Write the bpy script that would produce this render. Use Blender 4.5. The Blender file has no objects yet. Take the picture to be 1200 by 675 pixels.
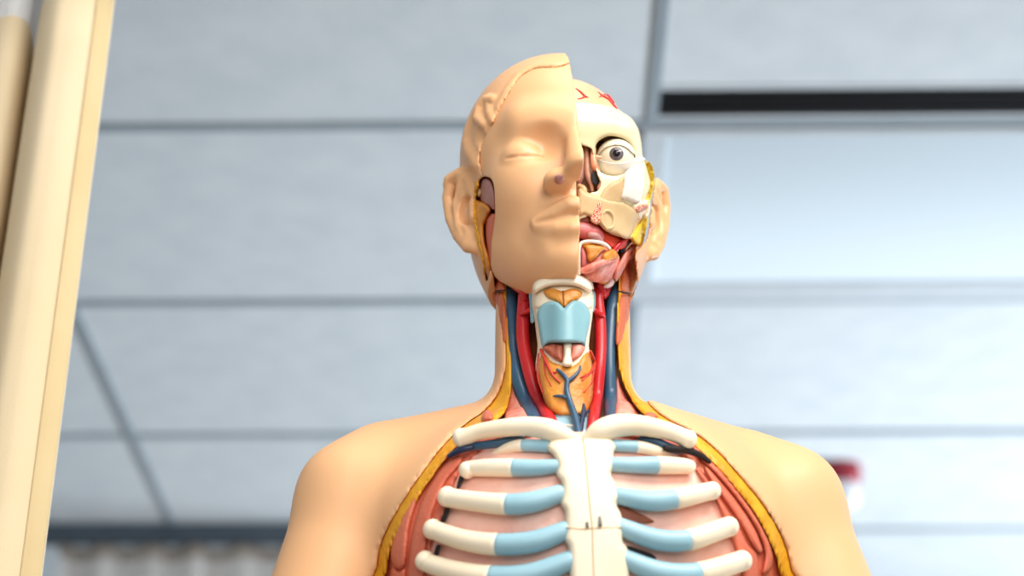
import bpy, bmesh, math, random
import numpy as np
from mathutils import Vector, Matrix
from mathutils.geometry import delaunay_2d_cdt

random.seed(4); np.random.seed(4)
SC = bpy.context.scene
COL = SC.collection
SC.view_settings.view_transform = 'Standard'
SC.view_settings.look = 'None'
SC.view_settings.exposure = 0.15

# ------------------------------------------------------------------ camera
FPX = 2200.0
PITCH = math.radians(28.8)
CAM = np.array([0.0, 0.0, 0.95])
ROLL = 0.0
FW = np.array([0, math.cos(PITCH), math.sin(PITCH)])
UP = np.array([0, -math.sin(PITCH), math.cos(PITCH)])
RT = np.array([1.0, 0, 0])

cd = bpy.data.cameras.new('camera')
cam = bpy.data.objects.new('camera', cd); COL.objects.link(cam)
cam.location = CAM
cam.rotation_euler = (math.pi/2 + PITCH, 0, 0)
cd.sensor_width = 36.0
cd.lens = FPX/1200*36.0
cd.clip_start = 0.05
cd.dof.use_dof = True
cd.dof.focus_distance = 1.60
cd.dof.aperture_fstop = 3.2
SC.camera = cam


def rays(px):
    px = np.asarray(px, float)
    d = FW + ((px[..., 0:1]-600)/FPX)*RT + ((337.5-px[..., 1:2])/FPX)*UP
    return d/np.linalg.norm(d, axis=-1, keepdims=True)


def proj(w):
    d = w-CAM
    z = d@FW
    return np.stack([600+FPX*(d@RT)/z, 337.5-FPX*(d@UP)/z], -1)


def W(px, py, Y):
    d = rays([px, py])
    return CAM + d*(Y/d[1])


# ------------------------------------------------------------------ sdf kit
def smin(a, b, k):
    h = np.clip(0.5+0.5*(b-a)/k, 0, 1)
    return b+(a-b)*h-k*h*(1-h)


def smax(a, b, k):
    return -smin(-a, -b, k)


def sph(p, c, r):
    return np.linalg.norm(p-np.asarray(c), axis=-1)-r


def ell(p, c, r):
    r = np.asarray(r, float)
    q = p-np.asarray(c)
    k0 = np.linalg.norm(q/r, axis=-1)
    k1 = np.linalg.norm(q/(r*r), axis=-1)+1e-9
    return k0*(k0-1)/k1


def cap(p, a, b, ra, rb=None):
    rb = ra if rb is None else rb
    a = np.asarray(a, float); b = np.asarray(b, float)
    ab = b-a
    t = np.clip(((p-a)@ab)/(ab@ab+1e-12), 0, 1)
    return np.linalg.norm(p-a-t[..., None]*ab, axis=-1)-(ra+(rb-ra)*t)


def chain(p, pts, k=0.004):
    """capsule chain through (x,y,z,r) points"""
    d = None
    for a, b in zip(pts[:-1], pts[1:]):
        e = cap(p, a[:3], b[:3], a[3], b[3])
        d = e if d is None else np.minimum(d, e)
    return d


def crom(pts, n=6, closed=False):
    P = np.asarray(pts, float)
    m = len(P)
    out = []
    segs = m if closed else m-1
    for i in range(segs):
        if closed:
            p0, p1, p2, p3 = P[(i-1) % m], P[i], P[(i+1) % m], P[(i+2) % m]
        else:
            p0 = P[i-1] if i > 0 else 2*P[0]-P[1]
            p1, p2 = P[i], P[i+1]
            p3 = P[i+2] if i+2 < m else 2*P[-1]-P[-2]
        for j in range(n):
            t = j/n
            out.append(0.5*((2*p1)+(-p0+p2)*t+(2*p0-5*p1+4*p2-p3)*t*t+(-p0+3*p1-3*p2+p3)*t**3))
    if not closed:
        out.append(P[-1])
    return np.array(out)


def polysd(q, poly):
    """signed distance (negative inside) of 2d points to polygon, in px"""
    d2 = np.full(len(q), 1e18)
    ins = np.zeros(len(q), bool)
    m = len(poly)
    for i in range(m):
        a = poly[i]; b = poly[(i+1) % m]
        e = b-a
        w = q-a
        t = np.clip((w@e)/(e@e+1e-12), 0, 1)
        r = w-t[:, None]*e
        d2 = np.minimum(d2, (r*r).sum(1))
        c = (a[1] > q[:, 1]) != (b[1] > q[:, 1])
        if abs(e[1]) > 1e-9:
            ins ^= c & (q[:, 0] < a[0]+e[0]*(q[:, 1]-a[1])/e[1])
    d = np.sqrt(d2)
    return np.where(ins, -d, d)


_SIMPLE = {}


def simple(poly, tol=.12):
    """the same outline without the points that lie on its straights"""
    k = id(poly)
    if k not in _SIMPLE:
        keep = [0]
        n = len(poly)
        i = 0
        while i < n-1:
            j = i+1
            while j+1 < n:
                a, b = poly[i], poly[j+1]
                e = b-a
                m = poly[i+1:j+1]-a
                dd = np.abs(m[:, 0]*e[1]-m[:, 1]*e[0])/(np.linalg.norm(e)+1e-9)
                if dd.max() > tol:
                    break
                j += 1
            keep.append(j)
            i = j
        _SIMPLE[k] = (poly, poly[keep])
    return _SIMPLE[k][1]


def outline_sd(p, poly):
    """distance of world points to the cut walls that run along the sight of a fixed outline (m)"""
    d = p-CAM
    z = d@FW
    q = proj(p)
    poly = simple(poly)
    a, b = poly.min(0), poly.max(0)
    o = np.maximum(np.maximum(a-q, q-b), 0)
    r = np.linalg.norm(o, axis=1)
    near = r < 12
    if near.any():
        r[near] = polysd(q[near], poly)
    return r*z/FPX


def surface_net(f, lo, hi, h, proj_it=1, sm=0):
    lo = np.asarray(lo, float); hi = np.asarray(hi, float)
    B = 8
    nb = np.ceil((hi-lo)/(h*B)).astype(int)
    n = nb*B+1
    V = np.ones(tuple(n), np.float32)
    ib = np.stack(np.meshgrid(*[np.arange(k) for k in nb], indexing='ij'), -1).reshape(-1, 3)
    cen = lo+(ib*B+B/2)*h
    dc = f(cen)
    rad = h*B*0.5*1.74*1.35+h
    for i, v in zip(ib, dc):
        if abs(v) > rad:
            s = i*B
            V[s[0]:s[0]+B+1, s[1]:s[1]+B+1, s[2]:s[2]+B+1] = np.sign(v)
    act = ib[np.abs(dc) <= rad]
    g = np.stack(np.meshgrid(*[np.arange(B+1)]*3, indexing='ij'), -1).reshape(-1, 3)
    CH = 400
    for c in range(0, len(act), CH):
        a = act[c:c+CH]
        idx = (a[:, None, :]*B+g[None]).reshape(-1, 3)
        V[idx[:, 0], idx[:, 1], idx[:, 2]] = f(lo+idx*h)
    S = V < 0
    cnt = np.zeros(tuple(n-1), np.int8)
    for dx in (0, 1):
        for dy in (0, 1):
            for dz in (0, 1):
                cnt += S[dx:n[0]-1+dx, dy:n[1]-1+dy, dz:n[2]-1+dz]
    cells = np.argwhere((cnt > 0) & (cnt < 8))
    vid = np.full(tuple(n-1), -1, np.int64)
    vid[cells[:, 0], cells[:, 1], cells[:, 2]] = np.arange(len(cells))
    acc = np.zeros((len(cells), 3)); num = np.zeros(len(cells))
    corners = [(i, j, k) for i in (0, 1) for j in (0, 1) for k in (0, 1)]
    for a in corners:
        for ax in range(3):
            if a[ax] == 1:
                continue
            b = list(a); b[ax] = 1
            va = V[cells[:, 0]+a[0], cells[:, 1]+a[1], cells[:, 2]+a[2]]
            vb = V[cells[:, 0]+b[0], cells[:, 1]+b[1], cells[:, 2]+b[2]]
            m = (va < 0) != (vb < 0)
            t = np.where(m, va/np.where(m, va-vb, 1), 0)
            pt = np.tile(np.array(a, float), (len(cells), 1))
            pt[:, ax] = t
            acc += np.where(m[:, None], pt, 0); num += m
    P = lo+(cells+acc/np.maximum(num, 1)[:, None])*h
    quads = []
    for ax in range(3):
        sl0 = [slice(0, n[i]) for i in range(3)]
        sl1 = list(sl0)
        sl0[ax] = slice(0, n[ax]-1); sl1[ax] = slice(1, n[ax])
        ch = S[tuple(sl0)] != S[tuple(sl1)]
        e = np.argwhere(ch)
        u, v = (ax+1) % 3, (ax+2) % 3
        ok = (e[:, u] > 0) & (e[:, v] > 0) & (e[:, u] < n[u]-1) & (e[:, v] < n[v]-1)
        e = e[ok]
        inside = S[e[:, 0], e[:, 1], e[:, 2]]
        q = []
        for du, dv in ((-1, -1), (0, -1), (0, 0), (-1, 0)):
            c = e.copy(); c[:, u] += du; c[:, v] += dv
            q.append(vid[c[:, 0], c[:, 1], c[:, 2]])
        q = np.stack(q, 1)
        q[~inside] = q[~inside][:, ::-1]
        quads.append(q)
    Q = np.concatenate(quads)
    for _ in range(proj_it):
        e = h*0.3
        f0 = f(P)
        G = np.stack([(f(P+np.eye(3)[k]*e)-f0)/e for k in range(3)], 1)
        g2 = (G*G).sum(1)
        st = -(f0/np.maximum(g2, 0.2))[:, None]*G
        l = np.linalg.norm(st, axis=1, keepdims=True)
        P = P+st*np.minimum(1, 0.6*h/np.maximum(l, 1e-9))
    if sm:
        E = np.concatenate([Q[:, [0, 1]], Q[:, [1, 2]], Q[:, [2, 3]], Q[:, [3, 0]]])
        for it in range(sm):
            acc = np.zeros_like(P); num = np.zeros(len(P))
            np.add.at(acc, E[:, 0], P[E[:, 1]]); np.add.at(num, E[:, 0], 1)
            L_ = acc/np.maximum(num, 1)[:, None]-P
            P = P+(.5 if it % 2 == 0 else -.45)*L_
    return P, Q


def mesh_obj(name, V, F, mat, parent=None, smooth=True):
    me = bpy.data.meshes.new(name)
    V = np.asarray(V, float)
    if isinstance(F, np.ndarray):
        F = F.tolist()
    me.from_pydata(V.tolist(), [], F)
    if smooth:
        me.polygons.foreach_set('use_smooth', [True]*len(me.polygons))
    me.update()
    o = bpy.data.objects.new(name, me); COL.objects.link(o)
    me.materials.append(mat)
    if parent is not None:
        o.parent = parent
        r = parent
        off = np.zeros(3)
        while r is not None:
            off += np.array(r.location); r = r.parent
        me.transform(Matrix.Translation(Vector((-off).tolist())))
    return o


def sdf_obj(name, f, lo, hi, h, mat, parent, proj_it=1, sm=0):

    P, Q = surface_net(f, lo, hi, h, proj_it, sm)

    return mesh_obj(name, P, Q, mat, parent)


def trace(f, px, off, t0=1.2, n=60):
    """points where the sight lines through px meet the surface f = off"""
    px = np.asarray(px, float).reshape(-1, 2)
    d = rays(px)
    off = np.broadcast_to(np.asarray(off, float), (len(px),))
    t = np.full(len(px), t0)
    best = np.full(len(px), 9.0); tb = t.copy()
    for _ in range(n):
        v = f(CAM+d*t[:, None])-off
        m = np.abs(v) < best
        best = np.where(m, np.abs(v), best); tb = np.where(m, t, tb)
        t = t+np.clip(v, -0.02, 0.08)*0.8
        t = np.minimum(t, 1.95)
    # a sight line that passes the surface keeps its nearest point to it
    t = np.where(best > 4e-4, tb, t)
    return CAM+d*t[:, None]


def tag(o, label=None, cat=None, group=None, kind=None):
    if label: o['label'] = label
    if cat: o['category'] = cat
    if group: o['group'] = group
    if kind: o['kind'] = kind
    return o


def empty(name, loc):
    o = bpy.data.objects.new(name, None); COL.objects.link(o)
    o.location = loc
    return o


# ------------------------------------------------------------------ materials
def lin(c):
    return [((v/255)/12.92 if v/255 <= 0.04045 else ((v/255+0.055)/1.055)**2.4) for v in c]


def mat(name, rgb, rgb2=None, scale=40, rough=0.4, bump=0.0, bscale=None, spec=0.5, kind='noise', stretch=(1, 1, 1), lo=0.35, hi=0.65, sss=0.0, detail=3, coat=0.0):
    m = bpy.data.materials.new(name); m.use_nodes = True
    nt = m.node_tree; N = nt.nodes; L = nt.links
    b = N['Principled BSDF']
    b.inputs['Roughness'].default_value = rough
    b.inputs['Specular IOR Level'].default_value = spec
    b.inputs['Coat Weight'].default_value = coat
    b.inputs['Coat Roughness'].default_value = 0.15
    if sss:
        b.inputs['Subsurface Weight'].default_value = sss
        b.inputs['Subsurface Radius'].default_value = (0.012, 0.006, 0.003)
        b.inputs['Subsurface Scale'].default_value = 0.5
    tc = N.new('ShaderNodeTexCoord'); mp = N.new('ShaderNodeMapping')
    mp.inputs['Scale'].default_value = stretch
    L.new(tc.outputs['Object'], mp.inputs['Vector'])
    if kind == 'voronoi':
        t = N.new('ShaderNodeTexVoronoi'); t.inputs['Scale'].default_value = scale; fo = t.outputs['Distance']
    elif kind == 'wave':
        t = N.new('ShaderNodeTexWave'); t.inputs['Scale'].default_value = scale
        t.inputs['Distortion'].default_value = 3.0; t.inputs['Detail'].default_value = detail; fo = t.outputs['Fac']
    else:
        t = N.new('ShaderNodeTexNoise'); t.inputs['Scale'].default_value = scale; t.inputs['Detail'].default_value = detail; fo = t.outputs['Fac']
    L.new(mp.outputs['Vector'], t.inputs['Vector'])
    r = N.new('ShaderNodeValToRGB')
    r.color_ramp.elements[0].position = lo; r.color_ramp.elements[1].position = hi
    r.color_ramp.elements[0].color = (*lin(rgb), 1)
    r.color_ramp.elements[1].color = (*lin(rgb2 or rgb), 1)
    L.new(fo, r.inputs['Fac']); L.new(r.outputs['Color'], b.inputs['Base Color'])
    if bump:
        bn = N.new('ShaderNodeBump'); bn.inputs['Strength'].default_value = bump; bn.inputs['Distance'].default_value = 0.002
        if bscale:
            t2 = N.new('ShaderNodeTexNoise'); t2.inputs['Scale'].default_value = bscale; t2.inputs['Detail'].default_value = 3
            L.new(mp.outputs['Vector'], t2.inputs['Vector']); L.new(t2.outputs['Fac'], bn.inputs['Height'])
        else:
            L.new(fo, bn.inputs['Height'])
        L.new(bn.outputs['Normal'], b.inputs['Normal'])
    return m


M = {}
M['skin'] = mat('skin_plastic', (232, 174, 122), (235, 179, 128), 6, 0.36, spec=0.45)
M['body'] = mat('body_plastic', (232, 176, 126), (235, 181, 132), 6, 0.46, spec=0.35)
M['bone'] = mat('bone_ivory', (250, 230, 198), (252, 236, 208), 25, 0.4)
M['skull'] = mat('skull_ivory', (233, 215, 168), (238, 224, 182), 25, 0.35)
M['bonedk'] = mat('bone_beige', (198, 164, 116), (212, 180, 132), 40, 0.45)
M['cart'] = mat('cartilage_blue', (150, 190, 202), (160, 198, 209), 30, 0.4)
M['larynx'] = mat('larynx_blue', (126, 170, 178), (136, 179, 187), 30, 0.4)
M['fat'] = mat('fat_yellow', (220, 148, 14), (234, 170, 30), 60, 0.45, bump=0.5, bscale=220)
M['fatbright'] = mat('fat_bright', (226, 186, 40), (236, 200, 60), 70, 0.45, bump=0.5, bscale=250)
M['gland'] = mat('gland_orange', (206, 124, 38), (224, 150, 56), 90, 0.42, bump=0.6, bscale=180)
M['muscle'] = mat('muscle_red', (206, 96, 68), (220, 120, 90), 14, 0.5, bump=0.35, bscale=300)
M['scm'] = mat('neck_muscle', (190, 84, 40), (210, 112, 66), 120, 0.5, bump=0.6, kind='noise', stretch=(1, 1, .15))
M['pink'] = mat('lung_pink', (244, 182, 162), (250, 200, 180), 40, 0.5, bump=0.4, bscale=160)
M['pinkm'] = mat('pink_muscle', (222, 122, 104), (236, 160, 140), 160, 0.5, bump=0.5, stretch=(1, 1, .12))
M['vein'] = mat('vein_blue', (46, 80, 106), (52, 88, 114), 30, 0.35)
M['veindk'] = mat('vein_navy', (22, 40, 66), (28, 48, 78), 30, 0.35)
M['artery'] = mat('artery_red', (190, 24, 30), (200, 34, 38), 30, 0.32)
M['arteryl'] = mat('artery_orange', (200, 52, 28), (212, 66, 36), 60, 0.4)
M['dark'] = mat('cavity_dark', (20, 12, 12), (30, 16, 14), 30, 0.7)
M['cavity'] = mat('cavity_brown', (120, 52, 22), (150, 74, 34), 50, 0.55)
M['brain'] = mat('brain_membrane', (228, 172, 130), (234, 184, 146), 30, 0.42)
M['nasal'] = mat('nasal_pink', (176, 124, 100), (200, 150, 122), 60, 0.45, bump=0.4, bscale=200)
M['lid'] = mat('eyelid_white', (228, 220, 210), (234, 228, 220), 30, 0.3)
M['eyew'] = mat('eyeball_ivory', (238, 226, 196), (242, 232, 206), 30, 0.2)
M['iris'] = mat('iris_grey', (84, 76, 84), (120, 108, 110), 300, 0.2)
M['pupil'] = mat('pupil_black', (8, 8, 10), (10, 10, 12), 30, 0.12)
M['tongue'] = mat('tongue_pink', (196, 96, 96), (214, 124, 122), 60, 0.4)
M['mauve'] = mat('mauve', (172, 116, 110), (186, 130, 122), 90, 0.45)
M['spot'] = mat('spongy_bone', (190, 60, 50), (232, 196, 160), 900, 0.5, lo=0.48, hi=0.54)
M['white'] = mat('bone_white', (232, 226, 210), (238, 232, 218), 20, 0.35)
# ------------------------------------------------------------------ part builders
def slab(name, outline, f, off, bulge, R, m, thick=.004, parent=None, step=2.2, n=4, t0=1.2, smooth_outline=True):
    """a padded plate lying on the surface f = off, its rim rounded over R px and its middle raised by bulge"""
    P = crom(outline, n, True) if smooth_outline else np.asarray(outline, float)
    a, b = P.min(0), P.max(0)
    gx, gy = np.meshgrid(np.arange(a[0], b[0], step), np.arange(a[1], b[1], step))
    g = np.stack([gx.ravel(), gy.ravel()], 1)
    g[:, 0] += (np.round((g[:, 1]-a[1])/step) % 2)*step*.5
    sd = polysd(g, P)
    g = g[sd < -step*.55]
    pts = [Vector(v) for v in P.tolist()]+[Vector(v) for v in g.tolist()]
    nb_ = len(P)
    vs, es, fs, *_ = delaunay_2d_cdt(pts, [], [list(range(nb_))], 1, 1e-5)
    V2 = np.array([[v.x, v.y] for v in vs])
    d = np.clip(-polysd(V2, P), 0, None)
    t = np.clip(d/R, 0, 1)
    o = off+bulge*np.sqrt(1-(1-t)**2)
    F = trace(f, V2, o, t0)
    K = F+rays(V2)*thick
    K = trace(f, V2, off, t0)+rays(V2)*thick
    n_ = len(V2)
    faces = [list(q) for q in fs]
    cnt = {}
    for q in faces:
        for i in range(len(q)):
            k = (q[i], q[(i+1) % len(q)])
            cnt[k] = 1
    side = [[i+0, i2+0, i2+n_, i+n_] for (i, i2) in cnt if (i2, i) not in cnt]
    allf = faces+[[i+n_ for i in q[::-1]] for q in faces]+[[s[1], s[0], s[3], s[2]] for s in side]
    ob = mesh_obj(name, np.concatenate([F, K]), allf, m, parent)
    bm = bmesh.new(); bm.from_mesh(ob.data)
    bmesh.ops.recalc_face_normals(bm, faces=bm.faces)
    bm.to_mesh(ob.data); bm.free()
    return ob


def sweep(C, Rr, seg=16, capn=4, flat=1.0, caps=(True, True)):
    """round-ended tube through the points C with radii Rr"""
    C = np.asarray(C, float); Rr = np.asarray(Rr, float)
    T = np.gradient(C, axis=0); T /= np.linalg.norm(T, axis=1, keepdims=True)+1e-12
    rings = []
    c0, t0, r0 = C[0], T[0], Rr[0]
    seq = []
    for i in range(capn):
        a = math.pi/2*(1-i/capn)
        seq.append((c0-t0*r0*math.sin(a)*(.9 if caps[0] else .15), t0, max(r0*math.cos(a), r0*.02)))
    seq += [(C[i], T[i], Rr[i]) for i in range(len(C))]
    c1, t1, r1 = C[-1], T[-1], Rr[-1]
    for i in range(1, capn+1):
        a = math.pi/2*i/capn
        seq.append((c1+t1*r1*math.sin(a)*(.9 if caps[1] else .15), t1, max(r1*math.cos(a), r1*.02)))
    up_ = np.array([.3, -1, .2]); V = []
    u = np.cross(seq[0][1], up_); u /= np.linalg.norm(u)
    for c, t, r in seq:
        u = u-t*(u@t); u /= np.linalg.norm(u)+1e-12
        v = np.cross(t, u)
        for k in range(seg):
            a = 2*math.pi*k/seg
            V.append(c+r*(math.cos(a)*u+flat*math.sin(a)*v))
    F = []
    m = len(seq)
    for i in range(m-1):
        for k in range(seg):
            k2 = (k+1) % seg
            F.append([i*seg+k, i*seg+k2, (i+1)*seg+k2, (i+1)*seg+k])
    F.append([k for k in range(seg)][::-1]); F.append([(m-1)*seg+k for k in range(seg)])
    return V, F


def pathpts(path, f, n=6, t0=1.2):
    """(px, py, off, r_px) points -> smooth centre line in the place and radii"""
    P = crom(path, n)
    C = trace(f, P[:, :2], P[:, 2], t0)
    depth = (C-CAM)@FW
    for _ in range(2):
        C[1:-1] = .25*C[:-2]+.5*C[1:-1]+.25*C[2:]
    return C, P[:, 3]*depth/FPX


def tube(name, path, f, m, parent, n=6, seg=16, caps=(True, True), t0=1.2):
    C, r = pathpts(path, f, n, t0)
    V, F = sweep(C, r, seg, 4, 1.0, caps)
    return mesh_obj(name, V, F, m, parent)


def tubes(name, paths, f, m, parent, n=5, seg=10, t0=1.2):
    """branches of one vessel, one mesh"""
    VV, FF = [], []
    for p in paths:
        C, r = pathpts(p, f, n, t0)
        V, F = sweep(C, r, seg)
        k = len(VV); VV += list(V); FF += [[i+k for i in q] for q in F]
    return mesh_obj(name, VV, FF, m, parent)


# ------------------------------------------------------------------ torso shape
SHL, SHR = W(416, 585, 1.490), W(918, 592, 1.490)
ARL, ARR = W(374, 720, 1.490), W(966, 720, 1.490)
CHX = W(684, 640, 1.475)
NK0, NK1 = W(659, 300, 1.480), W(660, 455, 1.478)
TRL, TRR = W(455, 540, 1.500), W(868, 552, 1.500)


def NECKF(p):
    return cap(p, NK0, NK1, .0600, .0600)


def body(p):
    d = ell(p, CHX+np.array([0, 0, -0.008]), (.172, .128, .138))
    d = smin(d, ell(p, CHX+np.array([0, .008, -.22]), (.152, .114, .24)), .06)
    d = smin(d, cap(p, CHX+np.array([-.10, .02, .03]), SHL, .075, .046), .030)
    d = smin(d, cap(p, CHX+np.array([.10, .02, .03]), SHR, .075, .047), .030)
    d = smin(d, cap(p, SHL, ARL, .046, .0475), .022)
    d = smin(d, cap(p, SHR, ARR, .047, .0480), .022)
    n = NECKF(p)
    tr = np.minimum(cap(p, NK1+np.array([-.02, .016, -.040]), TRL, .040, .034), cap(p, NK1+np.array([.02, .016, -.044]), TRR, .040, .034))
    d = smin(d, tr, .030)
    d = smin(d, n, .024)
    return d


FATO = crom([(583, 250), (577, 300), (580, 335), (585, 342), (589, 375), (593, 410), (592, 437), (584, 462), (568, 482), (548, 496), (526, 516), (497, 552), (467, 597), (449, 632), (442, 665), (442, 720),
             (640, 800), (930, 720), (927, 668), (917, 632), (898, 598), (868, 560), (838, 527), (812, 507), (786, 494), (764, 478), (747, 452), (740, 420), (738, 380), (740, 342), (742, 300), (735, 250)], 4, True)
FATI = crom([(594, 250), (592, 300), (594, 345), (595, 380), (598, 410), (600, 440), (597, 470), (588, 488), (565, 505), (537, 522), (508, 557), (479, 602), (460, 637), (454, 668), (454, 720),
             (640, 790), (906, 720), (912, 668), (904, 640), (886, 604), (856, 566), (826, 534), (800, 513), (776, 500), (752, 484), (736, 462), (727, 440), (724, 420), (722, 380), (724, 345), (726, 300), (722, 250)], 4, True)
CHESTI = crom([(560, 505), (530, 520), (505, 555), (476, 600), (457, 635), (450, 668), (450, 730), (640, 800), (910, 730), (916, 668), (907, 640), (888, 604), (858, 566), (828, 534), (806, 512), (760, 505), (690, 515), (620, 508)], 4, True)
NECKI = crom([(590, 250), (585, 300), (590, 345), (592, 380), (595, 410), (597, 440), (592, 475), (580, 500), (600, 530), (690, 540), (770, 530), (770, 500), (745, 480), (730, 450), (726, 420), (724, 380), (726, 345), (728, 300), (722, 250)], 4, True)
LUNG = crom([(585, 515), (545, 545), (528, 580), (515, 620), (503, 650), (498, 720), (860, 720), (862, 650), (850, 610), (833, 575), (812, 545), (775, 522), (740, 515), (690, 512), (630, 512)], 3, True)
# ------------------------------------------------------------------ head shape
HY, HP, HR, HS = math.radians(7.0), math.radians(6.0), math.radians(-1.3), 1.01
HC = np.array([0.0440, 1.45, 1.852])
_cy, _sy = math.cos(HY), math.sin(HY); _cp, _sp = math.cos(HP), math.sin(HP); _cr, _sr = math.cos(HR), math.sin(HR)
HM = (np.array([[_cy, -_sy, 0], [_sy, _cy, 0], [0, 0, 1]]) @ np.array([[1, 0, 0], [0, _cp, -_sp], [0, _sp, _cp]]) @ np.array([[_cr, 0, _sr], [0, 1, 0], [-_sr, 0, _cr]]))


def to_local(w):
    return ((w-HC)@HM)/HS


def to_world(l):
    return (np.asarray(l)*HS)@HM.T+HC


def HL(px, py, y):
    """head-local point seen at (px,py) on the local plane y"""
    o = to_local(CAM); d = rays([px, py])@HM/HS
    return o+d*((y-o[1])/d[1])


def L4(px, py, y, r):
    return (*HL(px, py, y), r)


EYE = HL(614, 181, -.079)
LIPC = HL(629, 262, -.081)
EAR = [L4(556, 226, -.006, .0040), L4(550, 212, .000, .0050), L4(539, 206, .008, .0055), L4(529, 212, .016, .0055), L4(525, 232, .022, .0055),
       L4(529, 256, .020, .0058), L4(538, 276, .012, .0060), L4(549, 288, .004, .0066), L4(556, 290, -.001, .0055)]
ANTI = [L4(541, 222, .006, .0045), L4(537, 240, .010, .0055), L4(541, 264, .006, .0055), L4(549, 276, .002, .0045)]
TRAG = [L4(556, 240, -.008, .0050), L4(556, 254, -.008, .0050)]
CONCHA, SCAPHA = [], []


def head_base(p):
    x = -np.abs(p[..., 0])
    q = np.stack([x, p[..., 1], p[..., 2]], -1)
    d = ell(q, (0, .014, .036), (.0875, .100, .091))
    d = smin(d, ell(q, (0, .032, -.034), (.079, .070, .090)), .03)
    d = smin(d, ell(q, (0, -.030, -.030), (.066, .058, .098)), .035)
    d = smin(d, cap(q, (-.052, .000, -.060), (-.016, -.062, -.102), .016, .015), .030)
    d = smin(d, sph(q, (0, -.068, -.100), .0195), .020)
    d = smin(d, sph(q, (-.040, -.056, -.030), .022), .030)
    d = smin(d, cap(q, (0, -.085, .020), (-.042, -.071, .026), .009, .010), .022)
    # eye sockets, closed lids
    e = EYE
    d = smax(d, -ell(q, (e[0]+.004, -.103, e[2]+.006), (.026, .0255, .0165)), .010)
    d = smax(d, -ell(q, (e[0]+.016, -.098, e[2]+.008), (.011, .0175, .013)), .010)
    d = smin(d, ell(q, (e[0], -.069, e[2]+.001), (.0165, .0150, .0135)), .006)
    sl = chain(q, [(e[0]-.0160, -.0760, e[2]-.0030, .0010), (e[0]-.006, -.0835, e[2]-.0042, .0012), (e[0]+.006, -.0840, e[2]-.0038, .0012), (e[0]+.0150, -.0800, e[2]-.0020, .0010)])
    d = smax(d, -sl, .0018)
    # nose
    nz = smin(cap(q, (0, -.090, .008), (0, -.117, -.036), .0085, .0135), sph(q, (-.0175, -.0995, -.045), .0128), .010)
    nz = smax(nz, -(q[..., 2]+.0475+.32*(q[..., 1]+.105))*.95, .0035)
    d = smin(d, nz, .008)
    # lips
    l = LIPC
    d = smin(d, ell(q, (0, -.070, l[2]), (.036, .026, .026)), .012)
    up = [(l[0]-.001, -.0800, l[2]+.001, .0034), (-.019, -.0890, l[2]+.0065, .0066), (-.007, -.0965, l[2]+.0115, .0078), (0, -.0970, l[2]+.0105, .0078)]
    d = smin(d, chain(q, up), .005)
    lw = [(l[0]+.002, -.0800, l[2]-.003, .0034), (-.016, -.0890, l[2]-.0085, .0070), (-.005, -.0925, l[2]-.0095, .0085), (0, -.0930, l[2]-.0095, .0085)]
    d = smin(d, chain(q, lw), .005)
    cr = chain(q, [(l[0]-.002, -.0855, l[2]-.0008, .0014), (-.019, -.0960, l[2]-.0010, .0022), (-.006, -.1030, l[2]+.0010, .0030), (0, -.1040, l[2]+.0005, .0030)])
    d = smax(d, -cr, .0025)
    d = smax(d, -cap(q, (-.018, -.093, l[2]-.0235), (0, -.099, l[2]-.0245), .0070, .0085), .010)
    d = smin(d, sph(q, (0, -.072, -.100), .0210), .018)
    # ear
    pl = chain(q, [(EAR[2][0]+.010, .008, EAR[2][2]-.010, .0125), (EAR[7][0]+.012, .008, EAR[7][2]+.008, .010)])
    d = smin(d, pl, .010)
    d = smin(d, chain(q, EAR), .005)
    d = smin(d, chain(q, ANTI), .006)
    for c in CONCHA:
        d = smax(d, -ell(q, c, (.0085, .0085, .0130)), .004)
    if SCAPHA:
        d = smax(d, -chain(q, SCAPHA), .003)
    d = smin(d, chain(q, TRAG), .006)
    return d


MASK = crom([(700, 79), (652, 79), (626, 81), (608, 92), (596, 110), (585, 128), (577, 146), (565, 168), (562, 188), (566, 205), (577, 218), (580, 250), (575, 285), (574, 306), (586, 330), (640, 350), (700, 350), (760, 200)], 4, True)
SLOT = crom([(569, 207), (577, 212), (580, 232), (579, 262), (576, 285), (575, 312), (570, 330), (566, 300), (559, 275), (556, 250), (558, 225), (562, 211)], 5, True)
HAIR = crom([(700, 40), (700, 78), (652, 78), (626, 80), (608, 91), (596, 109), (584, 129), (577, 143), (565, 166), (560, 192), (545, 200), (535, 205), (500, 215), (480, 60)], 4, True)


def head_skin(w):
    """the closed plastic head, both halves"""
    p = to_local(w)
    return head_base(p)*HS


def onhead(pts, lift=0.0):
    c = to_local(trace(head_skin, [q[:2] for q in pts], lift))
    return [(*v, q[2]) for v, q in zip(c, pts)]


_c = onhead([(547, 247, 0)]); _s = onhead([(541, 214, .0022), (534, 225, .0025), (532.5, 243, .0025), (537, 262, .0022), (541, 272, .0018)], .001)
CONCHA += [np.array(_c[0][:3])]; SCAPHA += _s
CURL = onhead([(578, 117, .0036), (570, 117, .0046), (563, 126, .0050), (560, 139, .0050), (567, 146, .0042)], .001)
CURL2 = onhead([(573, 124, .0030), (575, 134, .0042), (578, 143, .0026)])
BURN = onhead([(560, 132, .003), (552, 150, .0045), (549, 166, .0055), (552, 178, .0060), (561, 194, .0040)], -.001)
DENT = onhead([(560, 158, .004), (566, 166, .005), (572, 152, .004)], .003)
HAIRL = onhead([(652, 77, .0016), (626, 78, .0018), (608, 88, .0020), (594, 108, .0018), (584, 126, .0016)], -.0004)


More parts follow.
